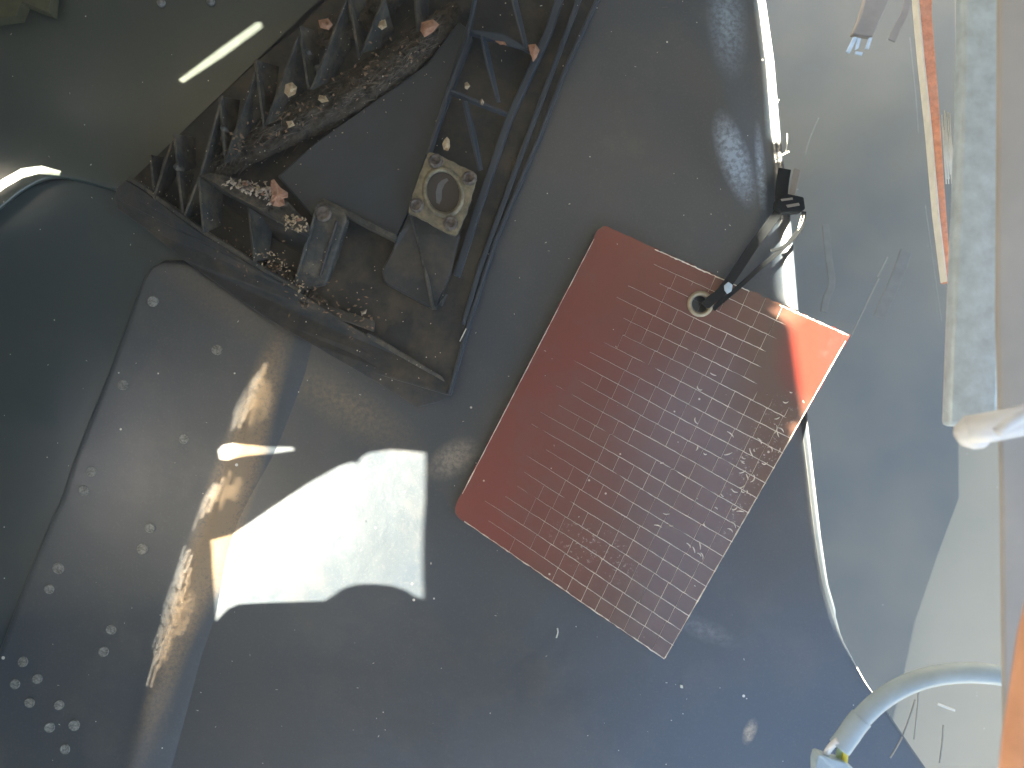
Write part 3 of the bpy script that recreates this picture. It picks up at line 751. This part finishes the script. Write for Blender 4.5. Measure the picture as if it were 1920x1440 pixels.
ribbon('strap', [(1322,574,.013),(1334,562,.0185),(1352,548,.019),(1380,510,.017),(1410,465,.015),(1440,425,.016),(1462,395,.018),(1478,374,.018)], 18, .0016, M['tie'], tie)
ribbon('strap', [(1338,580,.013),(1352,566,.018),(1388,536,.0175),(1425,502,.015),(1458,474,.013),(1482,452,.016),(1503,424,.018),(1508,396,.018)], 9, .0016, M['tie'], tie)
slab('clasp', [(1456,374,.021),(1474,362,.021),(1508,369,.021),(1511,391,.020),(1500,399,.020),(1466,402,.021),(1453,390,.021)], .008, M['tie'], tie, .0015)
slab('clasp_ridge', [(1464,373,.0218),(1486,370,.0218),(1487,374,.0218),(1466,377,.0218)], .002, M['brown'], tie, .0003)
slab('clasp_ridge', [(1474,384,.0218),(1498,380,.0216),(1500,385,.0216),(1477,389,.0218)], .002, M['brown'], tie, .0003)
ribbon('strap_tail', [(1470,402,.018),(1466,370,.016),(1468,340,.015),(1472,316,.014)], 24, .0016, M['tie'], tie)
slab('buckle', [(1358,535,.0205),(1366,528,.0205),(1374,534,.0205),(1372,546,.0205),(1364,551,.0205),(1359,544,.0205)], .002, M['zinc'], tie, .0006)
ribbon('strap_tail', [(1496,316,.016),(1492,332,.016),(1488,352,.016),(1484,366,.017)], 13, .001, M['brown'], tie)
o = tube('tie_end', [P(*p) for p in spline([(1508,404,.018),(1502,422,.018),(1488,442,.016),(1472,456,.014)], 6)], .00045, M['hair'], tie, 6)
o = tube('tie_end', [P(*p) for p in spline([(1503,404,.018),(1499,418,.018),(1496,430,.017)], 6)], .0004, M['hair'], tie, 6)
o = ribbon('tie_end', [(1445,470,.014),(1462,466,.014),(1478,458,.014)], 6, .001, M['tie'], tie)

# ------------------------------------------------------------------ inner wall surface behind the lip, lower right fold
o = slab('inner_panel', [(1350,-200,-.335),(1790,-200,-.335),(1800,560,-.335),(1800,830,-.335),(1801,930,-.335),(1760,1040,-.335),(1720,1160,-.335),(1690,1300,-.335),(1620,1560,-.335),(1350,1560,-.335)], .012, M['floor2'], None, .004)
tag(o, 'pale grey inner panel behind the lip, ending in a slanting fold at the right', 'panel')

# ------------------------------------------------------------------ right side things
# orange edging strip with its sunlit edge painted white
st = empty('edging_strip', 'thin orange strip with a painted sunlit edge running down beside the galvanised bar', 'edging strip')
slab('strip', [(1724,-60,.010),(1748,-60,.010),(1748,30,.010),(1760,180,.010),(1770,330,.008),(1780,470,.006),(1783,530,.004),(1776,530,.004),(1762,400,.006),(1748,240,.008),(1734,110,.010),(1724,0,.010)], .012, M['orange_trim'], st, .0006)
slab('sunlit_edge', [(1721,-60,.012),(1724,-60,.012),(1724,0,.012),(1734,110,.012),(1748,240,.010),(1762,400,.008),(1777,528,.006),(1775,528,.006),(1759,400,.008),(1745,240,.010),(1731,110,.012),(1721,0,.012)], .012, M['bright_edge'], st, .0006)
# galvanised bar (close to the lens)
gb = empty('galvanised_bar', 'wide pale blue galvanised bar along the right edge, out of focus', 'metal bar')
Z = .22
slab('bar', [(1809,-120,Z),(1885,-120,Z),(1880,300,Z),(1876,600,Z),(1872,800,Z),(1780,800,Z),(1790,520,Z),(1801,260,Z)], .012, M['zinc'], gb, .003)
0 and slab('flange_side', [(1794,-120,Z-.004),(1799,-120,Z-.002),(1784,400,Z-.002),(1774,800,Z-.002),(1769,800,Z-.004),(1779,400,Z-.004)], .03, M['zinc'], gb, .001)
Z2 = .30
post = slab('post', [(1874,-150,Z2),(2200,-150,Z2),(2200,1620,Z2),(1886,1620,Z2),(1878,900,Z2),(1870,600,Z2)], .004, M['pinkgrey'], None, .006)
tag(post, 'blurred pinkish grey post at the right edge beside the galvanised bar', 'post')
wt = empty('white_tube', 'short white tube with a bright rounded end, blurred at the right edge', 'tube')
tube('tube', [P(1812,808,.32), P(1860,800,.325), P(1910,790,.33), P(1990,772,.33)], .0085, M['white'], wt, 20)
q = lathe('end_cap', [(.0001, .0035), (.005, .0025), (.0085, -.002), (.0095, -.008), (.0085, -.012)], M['white'], wt, 20, Matrix.Translation(P(1806, 809, .32)) @ Vector((-1, .1, .2)).to_track_quat('Z', 'Y').to_matrix().to_4x4())
tube('small_wire', [P(1870,810,.35), P(1890,795,.35), P(1930,775,.35)], .003, M['white'], wt, 10)
oc = tube('orange_tube', [P(*p) for p in [(1985,1100,.42),(1960,1200,.42),(1945,1300,.42),(1930,1400,.42),(1920,1520,.42)]], .011, M['orange'], None, 20)
tag(oc, 'blurred orange tube in the lower right corner', 'tube')
# cable
cb = empty('cable', 'light blue sheathed cable curving up from the lower right, wires bared at its end', 'cable')
cp = spline([(1574,1402,.20),(1590,1380,.2),(1612,1350,.2),(1650,1314,.2),(1700,1284,.2),(1760,1266,.2),(1830,1262,.2),(1900,1272,.2),(1990,1300,.2)], 8)
tube('sheath', [P(*p) for p in cp], .0070, M['cable'], cb, 16)
cc = cp[:18]; tube('outer_sleeve', [P(*p) for p in cc], .0078, M['cable'], cb, 16)
tube('white_wire', [P(*p) for p in spline([(1572,1388,.204),(1560,1398,.2),(1550,1412,.19),(1545,1425,.19)], 5)], .0024, M['white'], cb, 10)
tube('yellow_wire', [P(*p) for p in spline([(1586,1396,.20),(1585,1410,.195),(1583,1432,.19)], 5)], .0022, M['yellow'], cb, 10)
tube('green_wire', [P(*p) for p in spline([(1578,1398,.198),(1574,1412,.19),(1572,1430,.19)], 5)], .0024, M['green'], cb, 10)
slab('connector', [(1534,1416,.195),(1540,1416,.197),(1560,1424,.197),(1585,1430,.197),(1604,1446,.197),(1620,1500,.197),(1530,1500,.195),(1530,1430,.195)], .012, M['cable'], cb, .002)
# sheathed terminal hanging at the top right with its reflections built as strips
def terminal(label, dx, dy, sc, z):
    t = empty('terminal_clip', label, 'clip')
    f = lambda x, y: (1630 + dx + (x - 1630) * sc, 55 + dy + (y - 55) * sc, z)
    slab('sleeve', [f(1624,-10), f(1672,-10), f(1660,20), f(1646,48), f(1638,69), f(1598,64), f(1610,36)], .010, M['brown'], t, .002)
    for pts in ([(1601,68),(1608,70),(1594,99),(1587,97)], [(1608,70),(1615,72),(1610,90),(1604,93)], [(1630,70),(1636,70),(1629,92),(1623,91)]):
        slab('prong', [f(*p) for p in pts], .003, M['zinc'], t, .0005)
    slab('prong_bridge', [f(1605,96), f(1618,98), f(1616,104), f(1604,101)], .002, M['zinc'], t, .0004)
    return t
terminal('grey-brown sleeve with pronged metal terminal at the top right of the inner panel', 0, 0, 1, -.2)
o = ribbon('flat_strip', [(1706,-20,-.2),(1698,20,-.2),(1684,50,-.2),(1672,76,-.2)], 14, .002, M['brown'], None); tag(o, 'narrow grey-brown strip for the reflection right of the pronged terminal', 'strip')  # reflection beside the terminal, built as a strip
o = ribbon('flat_strip', [(1548,420,-.2),(1554,480,-.2),(1560,530,-.2),(1550,560,-.2),(1545,585,-.2)], 13, .002, M['faint'], None); tag(o, 'pale strip standing behind the tag corner, right of the sunlit lip', 'strip')
o = ribbon('flat_strip', [(1700,470,-.2),(1682,520,-.2),(1664,560,-.2),(1648,596,-.2)], 22, .002, M['faint'], None); tag(o, 'faint greyish strip for a terminal reflection, right of the thin thread above the tag corner', 'strip')  # lower reflection of the terminal, built as a strip
tt = [('thin pale thread rising from the right corner of the tag', [(1595,632,-.2),(1622,575,-.2),(1648,522,-.2)], .0008),
      ('short pale thread above the thread at the tag corner', [(1645,519,-.2),(1655,500,-.2),(1664,482,-.2)], .0009),
      ('thin pale scratch-like thread upper middle of the inner panel', [(1509,291,-.2),(1520,255,-.2),(1535,221,-.2)], .0007),
      ('fine hair sticking out from the sunlit lip near the top', [(1452,212,.012),(1455,200,.014),(1461,186,.018)], .0004),
      ('fine hair just above the strap on the lip', [(1476,250,.012),(1476,270,.012),(1472,290,.012)], .0004),
      ('white fibre curled at the lower end of the upper streak of light', [(1455,300,.016),(1468,290,.018),(1480,284,.02)], .0010),
      ('long thin wire left of the orange strip, upper one', [(1706,70,-.3),(1712,130,-.3),(1718,190,-.3),(1722,250,-.3)], .0005),
      ('long thin wire left of the orange strip, lower one', [(1735,385,-.3),(1744,450,-.3),(1755,530,-.3),(1766,605,-.3)], .0005),
      ('thin bright thread crossing toward the blue cable from the panel lip', [(1607,1251,.01),(1622,1278,.01),(1642,1307,.01)], .0006),
      ('thin pale wire below the cable, leaning left', [(1716,1312,.0),(1704,1350,.0),(1690,1385,.0),(1669,1421,.0)], .0010),
      ('thin pale wire below the cable, nearly upright', [(1722,1298,.0),(1720,1330,.0),(1714,1386,.0)], .0008),
      ('short pale wire near the bottom edge at the far right', [(1769,1360,.0),(1767,1390,.0),(1762,1430,.0)], .0010),
      ('faint thin fibre near the bottom, left of the blue cable', [(1565,1275,-.01),(1566,1290,-.01),(1567,1306,-.01)], .0004),
      ('grey fibre on the main panel between the tag and the frame bottom', [(1043,1196,.006),(1046,1186,.006),(1045,1178,.006)], .0007),
      ('thin fibre near the right end of the black moulding', [(862,640,.03),(868,628,.03),(874,616,.03)], .0005)]
for lab, pts, r in tt:
    o = tube('thread', [P(*p) for p in spline(pts, 5)], r, M['dim' if 'wire' in lab or 'pale' in lab else 'hair'], None, 6); tag(o, lab, 'thread')
o = slab('splinter', [(1758,1318,.0),(1774,1324,.0),(1792,1331,.0),(1791,1335,.0),(1774,1329,.0),(1757,1322,.0)], .002, M['hair'], None, .0004); tag(o, 'small white splinter right of the cable near the bottom', 'splinter')
o = slab('splinter', [(1275,1284,.006),(1280,1285,.006),(1281,1291,.006),(1276,1290,.006)], .001, M['hair'], None, .0002); tag(o, 'tiny white flake on the main panel below the tag', 'splinter')
# gleaming bristles beside the bar
for i in range(5):
    pass
br2 = empty('brush_bristles', 'small tuft of gleaming bristles between orange strip and galvanised bar', 'bristles')
for i in range(12):
    x = 1770 + i * 1.6 + random.uniform(-1, 1); y0 = 200 + random.uniform(0, 60)
    tube('bristle', [P(x - 4, y0, .02), P(x, 290, .02), P(x + 4, 345 - i % 3 * 9, .02)], .0005, M['hair'], br2, 5)

# small things in the upper left
sc0 = empty('screw', 'small shiny screw at the very top edge, left one', 'screw')
lathe('head', [(.0038,-.002),(.0038,.001),(.0026,.0026),(.0001,.003)], M['rivet'], sc0, 14); lathe('shank', [(.0018,-.006),(.0018,-.001)], M['rivet'], sc0, 10)
sc0.location = P(302, 5, .014)
sc1 = sc0.copy(); COL.objects.link(sc1); sc1['label'] = 'small shiny screw at the very top edge, right one above the bar of light'; sc1.location = P(395, 3, .014)
for ch in list(sc0.children): c = ch.copy(); COL.objects.link(c); c.parent = sc1
for s_ in (sc0, sc1): s_['group'] = 'screws at the top edge'
o = slab('olive_reflection', [(-40,-40,.03),(98,-40,.03),(92,24,.03),(64,14,.03),(40,4,.03),(30,30,.03),(-40,40,.03)], .014, M['olive'], None, .003); tag(o, 'dim olive-yellow reflection built as a block in the top left corner', 'block')  # olive reflection given solid shape
